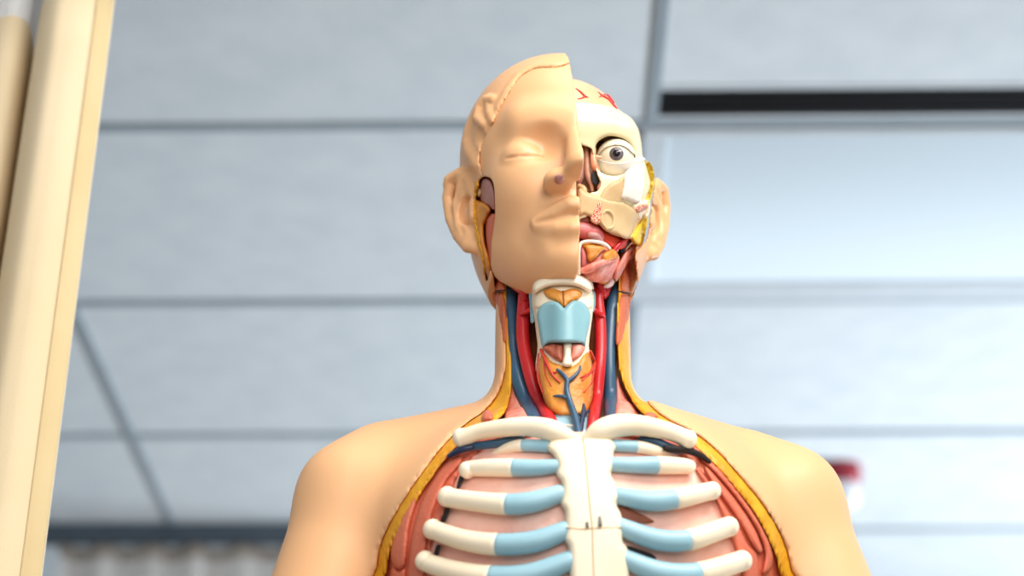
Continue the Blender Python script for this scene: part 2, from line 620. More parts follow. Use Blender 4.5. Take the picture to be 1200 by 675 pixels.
def head_hair(w):
    p = to_local(w)
    d = head_base(p)
    lf = p[..., 0] < 0.01
    hs = outline_sd(w, HAIR)
    d = d-.0016*np.clip(.5-hs/.004, 0, 1)*np.clip((.06-p[..., 1])/.02, 0, 1)
    d = np.minimum(d, np.where(lf, smin(d, np.minimum(chain(p, CURL), chain(p, CURL2)), .004), d))
    d = np.where(lf, smin(d, chain(p, BURN), .008), d)
    d = np.where(lf, smin(d, chain(p, HAIRL), .004), d)
    d = np.where(lf, smax(d, -chain(p, DENT), .006), d)
    return d*HS


NECK_SEAM = 343


def below_head(w):
    """positive under the plane where head and neck meet"""
    p = to_local(w)
    return -(p[..., 2]+.118-.30*np.clip(p[..., 1]+.06, 0, .2)*0+.32*(p[..., 1]+.07)*0)


def f_mask(w):
    p = to_local(w)
    d = head_skin(w)
    d = np.maximum(d, outline_sd(w, MASK)+.0002)
    d = np.maximum(d, p[..., 0]*HS)
    d = np.maximum(d, outline_sd(w, SLOT)*-1)
    d = np.maximum(d, (p[..., 1]-.02)*HS)
    d = np.maximum(d, -.121*HS-p[..., 2]*HS)
    return d


# the skin is left off the right front of the head
RCUT = crom([(668, 60), (720, 60), (800, 80), (810, 192), (776, 200), (768, 210), (766, 225), (763, 245), (761, 262), (758, 280), (750, 291), (744, 300), (741, 345), (668, 350)], 3, True)


def f_shell(w):
    p = to_local(w)
    d = head_hair(w)
    d = smin(d, NECKF(w), .022)
    up_ = p[..., 2] > -.012
    d = np.maximum(d, -np.maximum(np.maximum(outline_sd(w, MASK), p[..., 1]-.02), np.where(up_, -(head_base(p)+.0011), -1))+.0001)
    d = smax(d, -np.maximum(outline_sd(w, FATO), w[..., 1]-1.478), .002)
    s = np.maximum(outline_sd(w, SLOT), (p[..., 1]-.03))
    d = np.maximum(d, -s)
    rc = np.maximum(np.maximum(-p[..., 0], p[..., 1]-.030), outline_sd(w, RCUT))
    d = np.maximum(d, -rc*HS)
    # crown over the right half is lifted off as well
    rc2 = np.maximum(np.maximum(-p[..., 0], -(p[..., 2]-.030)), p[..., 1]-.085)
    d = np.maximum(d, -rc2*HS)
    d = np.maximum(d, 1.7575-w[..., 2])
    return d


def f_inner(w):
    """what fills the head under the skin: seen in the slot before the left ear and under the chin"""
    p = to_local(w)
    d = np.where(p[..., 0] > -.004, head_plain(p)*HS+.022, head_skin(w)+.009)
    d = smin(d, NECKF(w)+.012, .01)
    d = np.maximum(d, np.where(p[..., 0] > 0, p[..., 2]+.030, -1))
    return np.maximum(d, 1.757-w[..., 2])


def head_plain(p):
    """bare skull form without nose, lips and ears"""
    x = -np.abs(p[..., 0])
    q = np.stack([x, p[..., 1], p[..., 2]], -1)
    d = ell(q, (0, .014, .034), (.0765, .093, .083))
    d = smin(d, ell(q, (0, -.030, -.030), (.062, .054, .094)), .030)
    d = smin(d, cap(q, (-.050, .000, -.060), (-.016, -.058, -.100), .015, .015), .030)
    d = smin(d, sph(q, (-.042, -.052, -.022), .022), .025)
    d = smin(d, cap(q, (0, -.080, .020), (-.044, -.066, .024), .009, .010), .020)
    d = smin(d, cap(q, (-.046, -.064, .020), (-.061, -.040, -.012), .008, .011), .012)
    return d


def skull_form(w):
    return head_plain(to_local(w))*HS


TOPCUT = crom([(600, 120), (672, 120), (690, 121), (706, 123), (718, 125.5), (728, 131), (740, 139), (748, 151), (757, 168), (775, 190), (820, 200), (820, 500), (600, 500)], 4, True)
ORBIT = crom([(697, 176), (701, 166), (711, 160), (722, 160), (734, 165), (742, 176), (743, 190), (737, 200), (722, 206), (706, 203), (698, 192)], 5, True)
NASAL = crom([(660, 172), (688, 172), (694, 178), (697, 192), (700, 205), (704, 215), (700, 224), (692, 226), (684, 232), (660, 236)], 5, True)
MAXB = crom([(640, 100), (800, 100), (800, 240), (765, 255), (748, 278), (735, 279), (716, 271), (700, 262), (690, 252), (682, 256), (640, 256)], 3, True)


def f_skull(w):
    p = to_local(w)
    d = skull_form(w)
    d = np.maximum(d, (-p[..., 0]+.0008)*HS)
    d = np.maximum(d, (p[..., 1]-.010)*HS)
    d = np.maximum(d, outline_sd(w, TOPCUT))
    d = np.maximum(d, outline_sd(w, MAXB))
    front = p[..., 1]+.030
    d = smax(d, -np.maximum(outline_sd(w, ORBIT), front), .004)
    d = np.maximum(d, -np.maximum(outline_sd(w, NASAL), p[..., 1]+.060))
    return d


def f_brain_form(w):
    return ell(to_local(w), (0, .014, .034), (.0685, .084, .0715))*HS


def f_brain(w):
    p = to_local(w)
    d = f_brain_form(w)
    d = np.maximum(d, (-p[..., 0]+.0010)*HS)
    d = np.maximum(d, (.02-p[..., 2])*HS)
    return d


# ------------------------------------------------------------------ the model
ROOT = empty('anatomical_torso_model', (0.055, 1.46, 1.02))
tag(ROOT, 'life-size plastic anatomical torso with half a face and its chest laid open', 'anatomical model')
h0 = to_world((0, 0, 0))
lo, hi = h0-np.array([.125, .145, .16]), h0+np.array([.125, .145, .165])
o = sdf_obj('face_mask', f_mask, lo, hi, .0013, M['skin'], ROOT, 1, 2)
o['label'] = 'flesh coloured half face with closed eye'
sdf_obj('head_shell', f_shell, lo, hi, .0015, M['skin'], ROOT)
sdf_obj('inner_head', f_inner, lo, hi, .0035, M['muscle'], ROOT)
sdf_obj('skull', f_skull, lo, hi, .0014, M['skull'], ROOT)
sdf_obj('brain', f_brain, lo, hi, .003, M['brain'], ROOT)
ZB = 1.02


def f_body(w):
    d = body(w)
    d = smax(d, -np.maximum(outline_sd(w, FATO), w[..., 1]-1.478), .003)
    d = np.maximum(d, ZB-w[..., 2])
    # arms end in flat cuts
    d = np.maximum(d, np.where(np.abs(w[..., 0]-CHX[0]) > .165, 1.36-w[..., 2], -1))
    d = np.maximum(d, w[..., 2]-1.757)
    return d


def f_fat(w):
    d = body(w)+.0022
    d = np.maximum(d, outline_sd(w, FATO))
    d = np.maximum(d, -outline_sd(w, FATI))
    d = np.maximum(d, w[..., 1]-1.49)
    d = np.maximum(d, w[..., 2]-1.80)
    return np.maximum(d, 1.12-w[..., 2])


def f_wall(w):
    d = body(w)+.0075
    d = np.maximum(d, outline_sd(w, CHESTI))
    d = np.maximum(d, -np.maximum(outline_sd(w, LUNG), w[..., 1]-1.46))
    d = np.maximum(d, w[..., 1]-1.47)
    return np.maximum(d, 1.12-w[..., 2])


def f_lung(w):
    d = body(w)+.0105
    d = np.maximum(d, outline_sd(w, LUNG)-.004)
    d = np.maximum(d, w[..., 1]-1.47)
    return np.maximum(d, 1.14-w[..., 2])


def f_core(w):
    d = body(w)+.026
    d = np.maximum(d, outline_sd(w, NECKI)-.002)
    d = np.maximum(d, w[..., 1]-1.49)
    d = np.maximum(d, w[..., 2]-1.752)
    return np.maximum(d, 1.50-w[..., 2])


sdf_obj('torso_skin', f_body, (-.30, 1.30, 1.0), (.40, 1.62, 1.765), .0030, M['body'], ROOT, 0, 8)
sdf_obj('fat_layer', f_fat, (-.16, 1.30, 1.10), (.26, 1.51, 1.82), .0026, M['fat'], ROOT, 0, 4)['label'] = 'yellow fat rim'
sdf_obj('chest_muscle', f_wall, (-.16, 1.30, 1.10), (.26, 1.48, 1.66), .0035, M['muscle'], ROOT)
sdf_obj('lung', f_lung, (-.16, 1.30, 1.12), (.26, 1.48, 1.66), .0035, M['pink'], ROOT)
sdf_obj('neck_core', f_core, (-.06, 1.36, 1.48), (.15, 1.50, 1.77), .003, M['cavity'], ROOT)

# ------------------------------------------------------------------ neck
B = body
tube('jugular_vein', [(594, 300, -.012, 7.5), (596, 325, -.011, 7.8), (598, 350, -.010, 8), (600, 385, -.010, 8), (602, 420, -.010, 8.2), (610, 455, -.010, 8.8), (622, 485, -.012, 9.2), (632, 508, -.018, 9.2)], B, M['vein'], ROOT)
tube('jugular_vein', [(727, 300, -.012, 6.5), (724, 330, -.011, 6.8), (718, 352, -.011, 7), (715, 385, -.011, 7), (714, 420, -.011, 7), (715, 455, -.011, 7.5), (716, 490, -.014, 7.5), (717, 510, -.020, 7)], B, M['vein'], ROOT)
tube('carotid_artery', [(612, 322, -.014, 7), (615, 345, -.012, 8), (613, 370, -.011, 8), (613, 400, -.011, 8), (619, 430, -.010, 8), (628, 460, -.011, 8.5), (640, 485, -.013, 8.5), (652, 508, -.020, 8)], B, M['artery'], ROOT)
tube('carotid_artery', [(705, 320, -.014, 6.5), (700, 345, -.012, 7), (703, 372, -.011, 7), (704, 405, -.011, 7), (702, 440, -.011, 7), (699, 470, -.012, 7), (695, 495, -.015, 7), (692, 512, -.020, 6.5)], B, M['artery'], ROOT)
tubes('neck_artery_branch', [[(612, 367, -.005, 3), (620, 364, -.003, 3), (627, 358, -.003, 2.4), (630, 350, -.004, 2)]], B, M['artery'], ROOT)
tubes('neck_artery_branch', [[(707, 370, -.006, 3), (700, 366, -.004, 3), (693, 360, -.004, 2.4), (690, 353, -.005, 2)]], B, M['artery'], ROOT)
slab('neck_muscle', [(583, 343), (590, 343), (593, 365), (594, 398), (588, 400), (585, 380), (577, 345)], B, -.003, .003, 4, M['scm'], .010, ROOT)
slab('neck_muscle', [(727, 344), (738, 345), (737, 370), (730, 400), (722, 404), (722, 385), (725, 365)], B, -.004, .003, 4, M['scm'], .010, ROOT)
slab('neck_muscle', [(574, 315), (585, 318), (592, 341), (580, 341), (577, 332)], B, -.002, .003, 4, M['scm'], .010, ROOT)
slab('neck_muscle', [(730, 312), (736, 290), (746, 285), (742, 310), (739, 342), (727, 341)], B, -.003, .003, 4, M['scm'], .010, ROOT)
slab('neck_base_muscle', [(597, 440), (605, 450), (616, 480), (620, 500), (592, 500), (594, 470)], B, -.010, .003, 6, M['pinkm'], .012, ROOT)
slab('neck_base_muscle', [(723, 440), (730, 455), (745, 480), (752, 497), (722, 500), (722, 470)], B, -.010, .003, 6, M['pinkm'], .012, ROOT)
slab('cut_neck_muscle', [(565, 487), (571, 480), (577, 484), (577, 492), (566, 494)], B, -.001, .003, 4, M['muscle'], .006, ROOT)
slab('cut_neck_muscle', [(757, 484), (764, 483), (771, 488), (764, 492), (756, 490)], B, -.001, .003, 4, M['muscle'], .006, ROOT)

# larynx
LX = lambda w: np.linalg.norm((w-CYL0)*np.array([1, 1, 0]), axis=-1)-.030
CYL0 = W(660, 380, 1.425)
slab('larynx_tube', [(626, 330), (640, 322), (660, 320), (682, 322), (694, 330), (696, 350), (694, 372), (690, 405), (690, 440), (632, 440), (630, 405), (626, 372), (623, 350)], LX, -.006, .003, 8, M['bone'], .025, ROOT)
hy = slab('hyoid_bone', [(624, 336), (630, 327), (645, 322), (660, 321), (678, 322), (690, 328), (694, 338), (690, 342), (676, 336), (660, 334), (644, 336), (632, 341), (626, 345)], LX, .001, .006, 6, M['bone'], .012, ROOT)
slab('larynx_membrane', [(627, 344), (640, 337), (660, 335), (680, 337), (692, 344), (694, 360), (680, 362), (662, 362), (640, 362), (626, 360)], LX, -.003, .002, 6, M['bone'], .012, ROOT)
slab('throat_fat_pad', [(637, 341), (648, 338), (659, 341), (671, 338), (682, 342), (679, 350), (668, 355), (661, 361), (654, 354), (642, 349)], LX, .000, .002, 4, M['gland'], .008, ROOT)
tube('fat_pad_groove', [(660, 341, .0025, .8), (660.5, 350, .0025, .8), (661, 359, .0025, .8)], LX, M['cavity'], ROOT, seg=8)
slab('larynx_horn', [(620, 344), (626, 340), (628, 352), (627, 374), (622, 378), (621, 360)], LX, -.012, .003, 3, M['larynx'], .008, ROOT)
slab('larynx_horn', [(692, 344), (697, 342), (698, 356), (695, 366), (692, 360)], LX, -.012, .003, 3, M['larynx'], .008, ROOT)
# the shield of the larynx with its middle ridge
LX2 = lambda w: smin(np.linalg.norm((w-CYL0)*np.array([1, 1, 0]), axis=-1)-.0285, cap(w, CYL0+np.array([.001, -.031, -.3]), CYL0+np.array([.001, -.031, .3]), .0045, .0045), .012)
slab('thyroid_cartilage', [(629, 368), (634, 358), (642, 353.5), (651, 353.5), (657, 357), (661, 361), (665, 357), (672, 352.5), (681, 353), (688, 359), (692, 369), (690, 384), (687, 397), (685.5, 406), (680, 402), (661, 401.5), (643, 402), (636, 407), (633, 396), (631, 383)], LX2, .002, .0025, 4, M['larynx'], .012, ROOT, n=3, step=1.8)
slab('larynx_muscle', [(636, 407), (645, 403), (659, 403), (660, 412), (659, 424), (651, 421), (643, 415)], LX, -.001, .004, 5, mat('dark_muscle', (160, 72, 48), (196, 110, 80), 260, .45, stretch=(1, 1, .3), bump=.4), .010, ROOT)
slab('larynx_muscle', [(671, 403), (681, 403), (686, 407), (681, 416), (670, 423), (670, 412)], LX, -.001, .004, 5, M['pinkm'], .010, ROOT)
slab('cricoid_band', [(661, 402), (670, 402), (669, 415), (671, 427), (665, 430), (659, 427), (661, 415)], LX, .001, .003, 4, M['bone'], .010, ROOT)
TH = lambda w: smin(np.linalg.norm((w-CYL0)*np.array([1, 1, 0]), axis=-1)-.026, body(w)+.016, .014)
slab('thyroid_gland', [(634, 411), (640, 413), (648, 422), (656, 425), (665, 428), (675, 424), (684, 413), (690, 412), (694, 425), (696, 450), (692, 474), (684, 486), (668, 487), (652, 486), (640, 474), (634, 455), (629, 430)], TH, -.002, .005, 9, M['gland'], .020, ROOT)
tubes('thyroid_artery', [[(634, 410, .002, 2), (640, 424, .004, 2), (648, 440, .004, 1.6), (656, 448, .004, 1)], [(638, 420, .003, 1.6), (640, 440, .002, 1.6), (646, 452, .003, 1)], [(632, 415, .0, 1.8), (630, 440, .0, 1.6), (636, 460, .0, 1.2)], [(646, 437, .004, 1.2), (652, 436, .004, .9)]], TH, M['arteryl'], ROOT)
tubes('thyroid_artery', [[(692, 412, .001, 1.8), (697, 425, .0, 1.8), (692, 436, .002, 1.8), (682, 446, .003, 1.2)], [(696, 430, .0, 1.8), (693, 448, .001, 1.6), (684, 460, .003, 1.1)], [(690, 438, .002, 1.5), (681, 442, .004, 1.0)], [(694, 440, .0, 1.6), (692, 465, .0, 1.3)]], TH, M['arteryl'], ROOT)
TV = M['vein']
tubes('thyroid_vein', [[(678, 508, .002, 4.6), (675, 492, .004, 4.4), (669, 474, .005, 3.8), (664, 458, .005, 3.3), (665, 446, .005, 2.8), (660, 439, .005, 2.4), (653, 433, .004, 1.5)], [(665, 447, .005, 2.6), (673, 441, .005, 2.2), (679, 434, .004, 1.6), (680, 429, .003, 1.1)], [(664, 466, .005, 2.2), (657, 464, .005, 1.8), (649, 464, .003, 1.1)]], TH, TV, ROOT)
tubes('thyroid_vein', [[(680, 506, .002, 3), (682, 494, .003, 3), (684, 482, .003, 2.8), (684, 474, .003, 1.6)], [(684, 486, .003, 2.4), (690, 481, .002, 1.6)], [(683, 490, .003, 2), (679, 485, .003, 1.3)]], TH, M['veindk'], ROOT)
slab('windpipe', [(650, 484), (693, 484), (692, 512), (652, 512)], TH, -.004, .003, 8, M['cart'], .020, ROOT)
tubes('windpipe_ring', [[(652, 497, -.003, 1.6), (670, 499, .0, 1.6), (692, 497, -.003, 1.6)], [(652, 505, -.003, 1.6), (670, 507, .0, 1.6), (692, 505, -.003, 1.6)]], TH, M['white'], ROOT)

# ------------------------------------------------------------------ chest
slab('chest_muscle_strip', [(540, 517), (522, 530), (497, 560), (471, 600), (458, 638), (458, 655), (466, 667), (474, 664), (477, 642), (480, 615), (492, 580), (512, 550), (530, 532)], B, -.006, .004, 7, M['muscle'], .006, ROOT)
slab('chest_muscle_strip', [(536, 532), (516, 550), (496, 582), (485, 615), (479, 650), (476, 700), (494, 700), (499, 645), (506, 606), (522, 566), (542, 541)], B, -.007, .004, 7, M['muscle'], .006, ROOT)
slab('chest_muscle_strip', [(458, 668), (468, 669), (475, 668), (474, 720), (456, 720)], B, -.007, .004, 6, M['muscle'], .006, ROOT)
slab('chest_muscle_strip', [(806, 514), (824, 530), (845, 551), (870, 582), (896, 622), (906, 650), (903, 668), (893, 673), (896, 648), (885, 617), (862, 583), (838, 555), (818, 535)], B, -.006, .004, 6, M['muscle'], .006, ROOT)
slab('chest_muscle_strip', [(826, 545), (838, 557), (862, 586), (883, 618), (894, 644), (889, 648), (880, 636), (866, 611), (846, 582), (829, 557)], B, -.006, .004, 5, M['muscle'], .006, ROOT)
slab('chest_muscle_strip', [(815, 547), (828, 560), (845, 585), (864, 613), (878, 638), (889, 652), (890, 700), (876, 700), (866, 655), (850, 612), (836, 580), (820, 558)], B, -.008, .004, 6, M['muscle'], .006, ROOT)
tube('subclavian_vein', [(527, 534, -.002, 3), (540, 527, -.001, 4.2), (556, 523, -.003, 5), (580, 520, -.005, 5.5), (610, 514, -.008, 5.5)], B, M['vein'], ROOT)['label'] = 'blue vein under the collarbone'
tube('subclavian_vein', [(752, 516, -.008, 6), (768, 518, -.005, 6), (782, 524, -.004, 6), (796, 528, -.003, 5)], B, M['vein'], ROOT)
tube('armpit_vein', [(780, 525, -.001, 4), (800, 527, .001, 4.2), (818, 532, .000, 4), (831, 541, -.002, 3)], B, M['dark'], ROOT)
tube('armpit_vein', [(526, 534.5, -.000, 2.6), (541, 527, .001, 4.0), (553, 524, -.001, 3.4)], B, M['veindk'], ROOT)
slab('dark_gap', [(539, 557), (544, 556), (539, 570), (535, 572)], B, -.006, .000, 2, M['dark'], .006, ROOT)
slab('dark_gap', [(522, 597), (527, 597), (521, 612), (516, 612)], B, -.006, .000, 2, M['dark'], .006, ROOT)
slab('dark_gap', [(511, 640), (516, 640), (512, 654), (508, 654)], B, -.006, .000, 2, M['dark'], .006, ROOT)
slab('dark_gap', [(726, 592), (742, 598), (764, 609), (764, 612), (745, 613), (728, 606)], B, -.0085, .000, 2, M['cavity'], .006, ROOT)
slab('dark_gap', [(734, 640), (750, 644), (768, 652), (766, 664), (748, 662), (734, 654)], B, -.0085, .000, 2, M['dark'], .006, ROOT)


def rib(path, split, name='rib', cfirst=False, end=1.12):
    """bone from its rounded outer end to the blue cartilage at px split"""
    P = crom(path, 8)
    i = int(np.argmin(np.abs(P[:, 0]-split)))
    C = trace(B, P[:, :2], P[:, 2]); dp = (C-CAM)@FW
    for _ in range(3):
        C[1:-1] = .25*C[:-2]+.5*C[1:-1]+.25*C[2:]
    r = P[:, 3]*dp/FPX
    V, F = sweep(C[:i+1], r[:i+1], 20, 5, 1.0, (True, False))
    b = mesh_obj('rib', V, F, M['bone'], ROOT)
    V, F = sweep(C[i:], r[i:]*.97, 20, 5, 1.0, (False, True))
    c = mesh_obj('costal_cartilage', V, F, M['cart'], b); c['label'] = 'pale blue cartilage'
    return b


rib([(580, 531, -.012, 4), (596, 525, -.008, 6.5), (612, 522, -.006, 7.5), (642, 523, -.006, 8)], 612)
rib([(547, 551, -.003, 10.5), (553, 549, -.004, 9.5), (575, 548, -.003, 10.5), (605, 548, -.003, 10.8), (630, 548, -.004, 10), (655, 546, -.005, 8.5)], 603)
rib([(524, 582, -.001, 12.5), (531, 584, -.002, 11.5), (560, 588, -.002, 12), (594, 591, -.001, 13), (625, 588, -.002, 13), (655, 579, -.005, 11.5)], 594)
rib([(507, 620, -.001, 12.5), (514, 623, -.002, 11.5), (545, 633, -.002, 12.5), (583, 638, -.001, 13.5), (625, 635, -.002, 13.5), (662, 622, -.005, 12)], 583)
rib([(498, 657, -.001, 12.5), (505, 661, -.002, 11.5), (540, 671, -.002, 13), (575, 676, -.001, 14), (620, 674, -.002, 14), (668, 657, -.005, 12.5)], 575)
rib([(492, 697, -.001, 12.5), (500, 701, -.002, 12), (540, 712, -.002, 13), (575, 716, -.001, 14), (620, 712, -.002, 14), (668, 694, -.005, 12.5)], 572)
rib([(784, 531, -.010, 4.5), (768, 528, -.007, 6.5), (750, 524, -.006, 7.5), (719, 522, -.006, 7.5)], 748)
rib([(808, 547, -.003, 8.5), (800, 546, -.003, 9.5), (770, 545, -.003, 10.8), (745, 545, -.004, 10), (717, 544, -.005, 9)], 769)
rib([(835, 575, -.001, 11), (825, 577, -.002, 11), (790, 585, -.001, 12.5), (760, 587, -.002, 12.5), (724, 581, -.005, 10.5)], 790)
rib([(855, 617, -.001, 12), (845, 620, -.002, 12), (806, 633, -.001, 13), (768, 632, -.002, 13), (726, 617, -.005, 11)], 806)
rib([(870, 657, -.001, 12.5), (860, 660, -.002, 12.5), (818, 672, -.001, 13.5), (775, 671, -.002, 13.5), (732, 655, -.005, 11.5)], 818)
rib([(878, 697, -.001, 12.5), (868, 701, -.002, 12.5), (822, 712, -.001, 13.5), (775, 710, -.002, 13.5), (734, 693, -.005, 11.5)], 822)

slab('breastbone', [(683, 511), (668, 506), (652, 510), (643, 517), (641, 526), (648, 533), (653, 545), (652, 556), (658, 565), (659, 578), (657, 590), (662, 600), (662, 618), (661, 632), (666, 642), (667, 662), (668, 690), (668, 730),
                    (738, 730), (738, 690), (737, 665), (736, 645), (730, 634), (731, 620), (728, 603), (723, 592), (726, 580), (721, 566), (716, 556), (719, 545), (719, 532), (722, 522), (716, 513), (703, 507), (692, 508)], B, -.004, .007, 9, M['bone'], .012, ROOT)
tube('breastbone_seam', [(683, 512, .0030, .9), (687, 545, .0030, .9), (691, 590, .0030, .9), (694, 617, .0030, .9), (695, 650, .0030, .8), (697, 700, .0030, .8)], B, M['bonedk'], ROOT, seg=8)
tube('breastbone_joint', [(664, 618, .0026, .8), (680, 620, .0030, .8), (697, 619, .0030, .8), (728, 618, .0026, .8)], B, M['bonedk'], ROOT, seg=8)
pin = mat('steel_pin', (112, 106, 100), (150, 144, 136), 80, .3)
tube('steel_pin', [(688, 613, .0035, 2.0), (688.5, 617, .0040, 2.0)], B, pin, ROOT, seg=10)
tube('steel_pin', [(703, 606, .0035, 1.8), (703.5, 615, .0040, 2.6)], B, pin, ROOT, seg=10)

cl = tube('collarbone', [(541, 513, .006, 12), (548, 511, .006, 10), (562, 506, .006, 9.8), (585, 502, .006, 10.5), (605, 500, .006, 11), (625, 500, .005, 12), (648, 505, .003, 13), (668, 514, -.001, 9)], B, M['bone'], ROOT, seg=24)
cr = tube('collarbone', [(806, 515, .006, 12), (800, 512, .006, 10.5), (785, 506, .006, 10.5), (765, 501, .006, 11.5), (745, 498, .006, 12.5), (722, 499, .005, 14), (702, 506, .002, 13), (690, 514, -.002, 8)], B, M['bone'], ROOT, seg=24)
# ------------------------------------------------------------------ opened right half of the face
S = skull_form
ec = trace(S, [(722, 186)], -.0095)[0]


def ball(name, c, r, m, parent, squash=1.0, n=32):
    bm = bmesh.new(); bmesh.ops.create_uvsphere(bm, u_segments=n, v_segments=n//2, radius=r)
    V = np.array([v.co for v in bm.verts]); F = [[v.index for v in f.verts] for f in bm.faces]; bm.free()
    return mesh_obj(name, V+c, F, m, parent)


slab('eye_socket', [(694, 178), (699, 164), (711, 157), (723, 157), (737, 163), (746, 176), (746, 192), (738, 203), (722, 210), (704, 207), (695, 194)], S, -.020, .0, 2, M['cavity'], .004, ROOT)
slab('socket_fat', [(728, 164), (737, 168), (743, 178), (742, 188), (736, 186), (732, 175)], S, -.014, .003, 4, M['fat'], .004, ROOT)
eye = ball('eyeball', ec, .0160, M['eyew'], ROOT)
gd = CAM-ec; gd = gd/np.linalg.norm(gd); gd = gd+.30*UP+.02*RT; gd /= np.linalg.norm(gd)


def cap_disc(name, c, r, ang, lift, m, parent, rings=6, seg=28):
    u = np.cross(gd, [0, 0, 1]); u /= np.linalg.norm(u); v = np.cross(u, gd)
    V = [c+gd*(r+lift)]
    for i in range(1, rings+1):
        a = ang*i/rings
        for k in range(seg):
            t = 2*math.pi*k/seg
            V.append(c+(r+lift*math.cos(a/ang*math.pi/2))*(math.cos(a)*gd+math.sin(a)*(math.cos(t)*u+math.sin(t)*v)))
    F = [[0, 1+k, 1+(k+1) % seg] for k in range(seg)]
    for i in range(rings-1):
        for k in range(seg):
            a_ = 1+i*seg+k; b_ = 1+i*seg+(k+1) % seg
            F.append([a_, a_+seg, b_+seg, b_])
    return mesh_obj(name, np.array(V), F, m, parent)


cap_disc('iris', ec, .0160, .40, .0012, M['iris'], eye)
cap_disc('pupil', ec, .0170, .19, .0008, M['pupil'], eye)
LIDL = crom([(690, 187), (700, 186), (708, 189), (722, 191), (736, 189), (744, 185), (755, 185), (762, 192), (752, 214), (722, 226), (696, 214)], 4, True)
LIDU = crom([(690, 185), (699, 184), (706, 176), (714, 171.5), (724, 170), (734, 173), (742, 180), (750, 183), (756, 170), (740, 150), (700, 150), (690, 165)], 4, True)


def f_lidl(w):
    d = np.linalg.norm(w-ec, axis=-1)-.0188
    return np.maximum(np.maximum(d, .0164-np.linalg.norm(w-ec, axis=-1)), np.maximum(outline_sd(w, LIDL), w[..., 1]-ec[1]-.004))


def f_lidu(w):
    d = np.linalg.norm(w-ec, axis=-1)-.0176
    return np.maximum(np.maximum(d, .0163-np.linalg.norm(w-ec, axis=-1)), np.maximum(outline_sd(w, LIDU), w[..., 1]-ec[1]-.004))


sdf_obj('lower_eyelid', f_lidl, ec-.022, ec+.022, .0008, M['lid'], ROOT)
sdf_obj('upper_eyelid', f_lidu, ec-.022, ec+.022, .0008, M['eyew'], ROOT)
tube('eye_corner', [(743, 188, -.003, 3), (749, 187.5, -.001, 3.5), (754, 187, -.0015, 2.4)], S, M['lid'], ROOT)
tube('eye_corner', [(695, 184, -.006, 2.2), (699, 184, -.004, 2.6), (704, 184.5, -.004, 1.8)], S, M['brain'], ROOT)
tube('tear_sac', [(696, 174, -.006, 2.6), (695, 184, -.004, 3.6), (697, 195, -.004, 4.2), (701, 201, -.006, 3)], S, mat('tear_sac_pink', (214, 136, 96), (226, 156, 118), 60, .35), ROOT)
# nose hollow
slab('nasal_wall', [(668, 170), (690, 172), (697, 182), (702, 200), (706, 214), (702, 226), (690, 236), (668, 240)], S, -.018, .0, 2, M['nasal'], .004, ROOT)
tube('nasal_shell', [(679, 174, -.014, 3.5), (681, 190, -.012, 4.5), (681, 206, -.012, 4), (679, 214, -.014, 2.6)], S, M['mauve'], ROOT)
tube('nasal_shell', [(687, 176, -.010, 2.6), (688, 192, -.008, 3.2), (689, 206, -.008, 3.2), (693, 216, -.008, 2.6), (694, 223, -.009, 2)], S, M['nasal'], ROOT)
tube('nasal_shell', [(679, 218, -.012, 3), (684, 222, -.010, 4), (683, 230, -.010, 4), (678, 236, -.012, 3)], S, M['bonedk'], ROOT)
slab('sinus_opening', [(693, 206), (696, 201), (702, 200), (706, 203), (704, 211), (699, 217), (694, 214)], S, -.004, .0, 2, M['dark'], .003, ROOT)
slab('cheek_lining', [(706, 206), (716, 207), (722, 210), (718, 220), (708, 228), (700, 222), (702, 214)], S, -.003, .0025, 4, M['nasal'], .006, ROOT)
slab('cheek_bone', [(704, 226), (712, 216), (722, 211), (731, 206), (733, 222), (732, 238), (716, 242), (700, 238)], S, -.001, .003, 5, M['bonedk'], .006, ROOT)
slab('jaw_muscle_stump', [(731, 204), (740, 196), (750, 191), (756, 193), (756, 212), (753, 230), (750, 238), (741, 238), (733, 235), (726, 234), (729, 218)], S, -.001, .005, 6, M['white'], .006, ROOT)['label'] = 'bright white panel of the cheek'
slab('temple_fat', [(757, 190), (762, 191), (766, 200), (767, 214), (764, 228), (760, 240), (755, 239), (757, 225), (758, 208)], S, -.010, .006, 4, M['fatbright'], .010, ROOT)
slab('cheek_fat', [(758, 252), (760, 258), (757, 270), (754, 283), (748, 289), (741, 284), (739, 277), (745, 266), (752, 257)], S, -.003, .006, 6, M['fatbright'], .010, ROOT)
slab('upper_jaw', [(678, 222), (690, 226), (704, 230), (716, 234), (730, 236), (742, 243), (751, 251), (746, 262), (740, 276), (733, 280), (722, 275), (710, 271), (702, 263), (694, 256), (685, 252), (678, 252)], S, .000, .003, 5, M['bonedk'], .010, ROOT)
slab('cut_bone_spot', [(694, 250), (697, 242), (702, 235), (707, 237), (706, 250), (702, 262), (696, 262), (692, 257)], S, .0022, .0012, 2, M['spot'], .004, ROOT)
slab('cut_bone_spot', [(745, 245), (750, 240), (759, 239), (759, 244), (752, 248), (747, 249)], S, .0022, .0014, 2, M['spot'], .006, ROOT)
slab('jaw_rim', [(744, 238), (758, 234), (762, 240), (760, 252), (752, 258), (744, 252), (741, 244)], S, .000, .002, 4, M['bone'], .008, ROOT)
tubes('jaw_ridge', [[(706, 251, .003, 1.8), (710, 247, .003, 2), (716, 249, .0035, 2.2), (719, 257, .003, 2.2), (718, 266, .003, 2), (712, 268, .003, 1.6)], [(706, 251, .003, 1.6), (705, 260, .003, 1.8), (711, 268, .003, 1.6)]], S, M['bonedk'], ROOT)
slab('palate', [(672, 236), (682, 240), (691, 252), (692, 261), (684, 262), (672, 262)], S, -.006, .002, 4, mat('palate_brown', (150, 78, 62), (176, 100, 80), 80, .45), .006, ROOT)
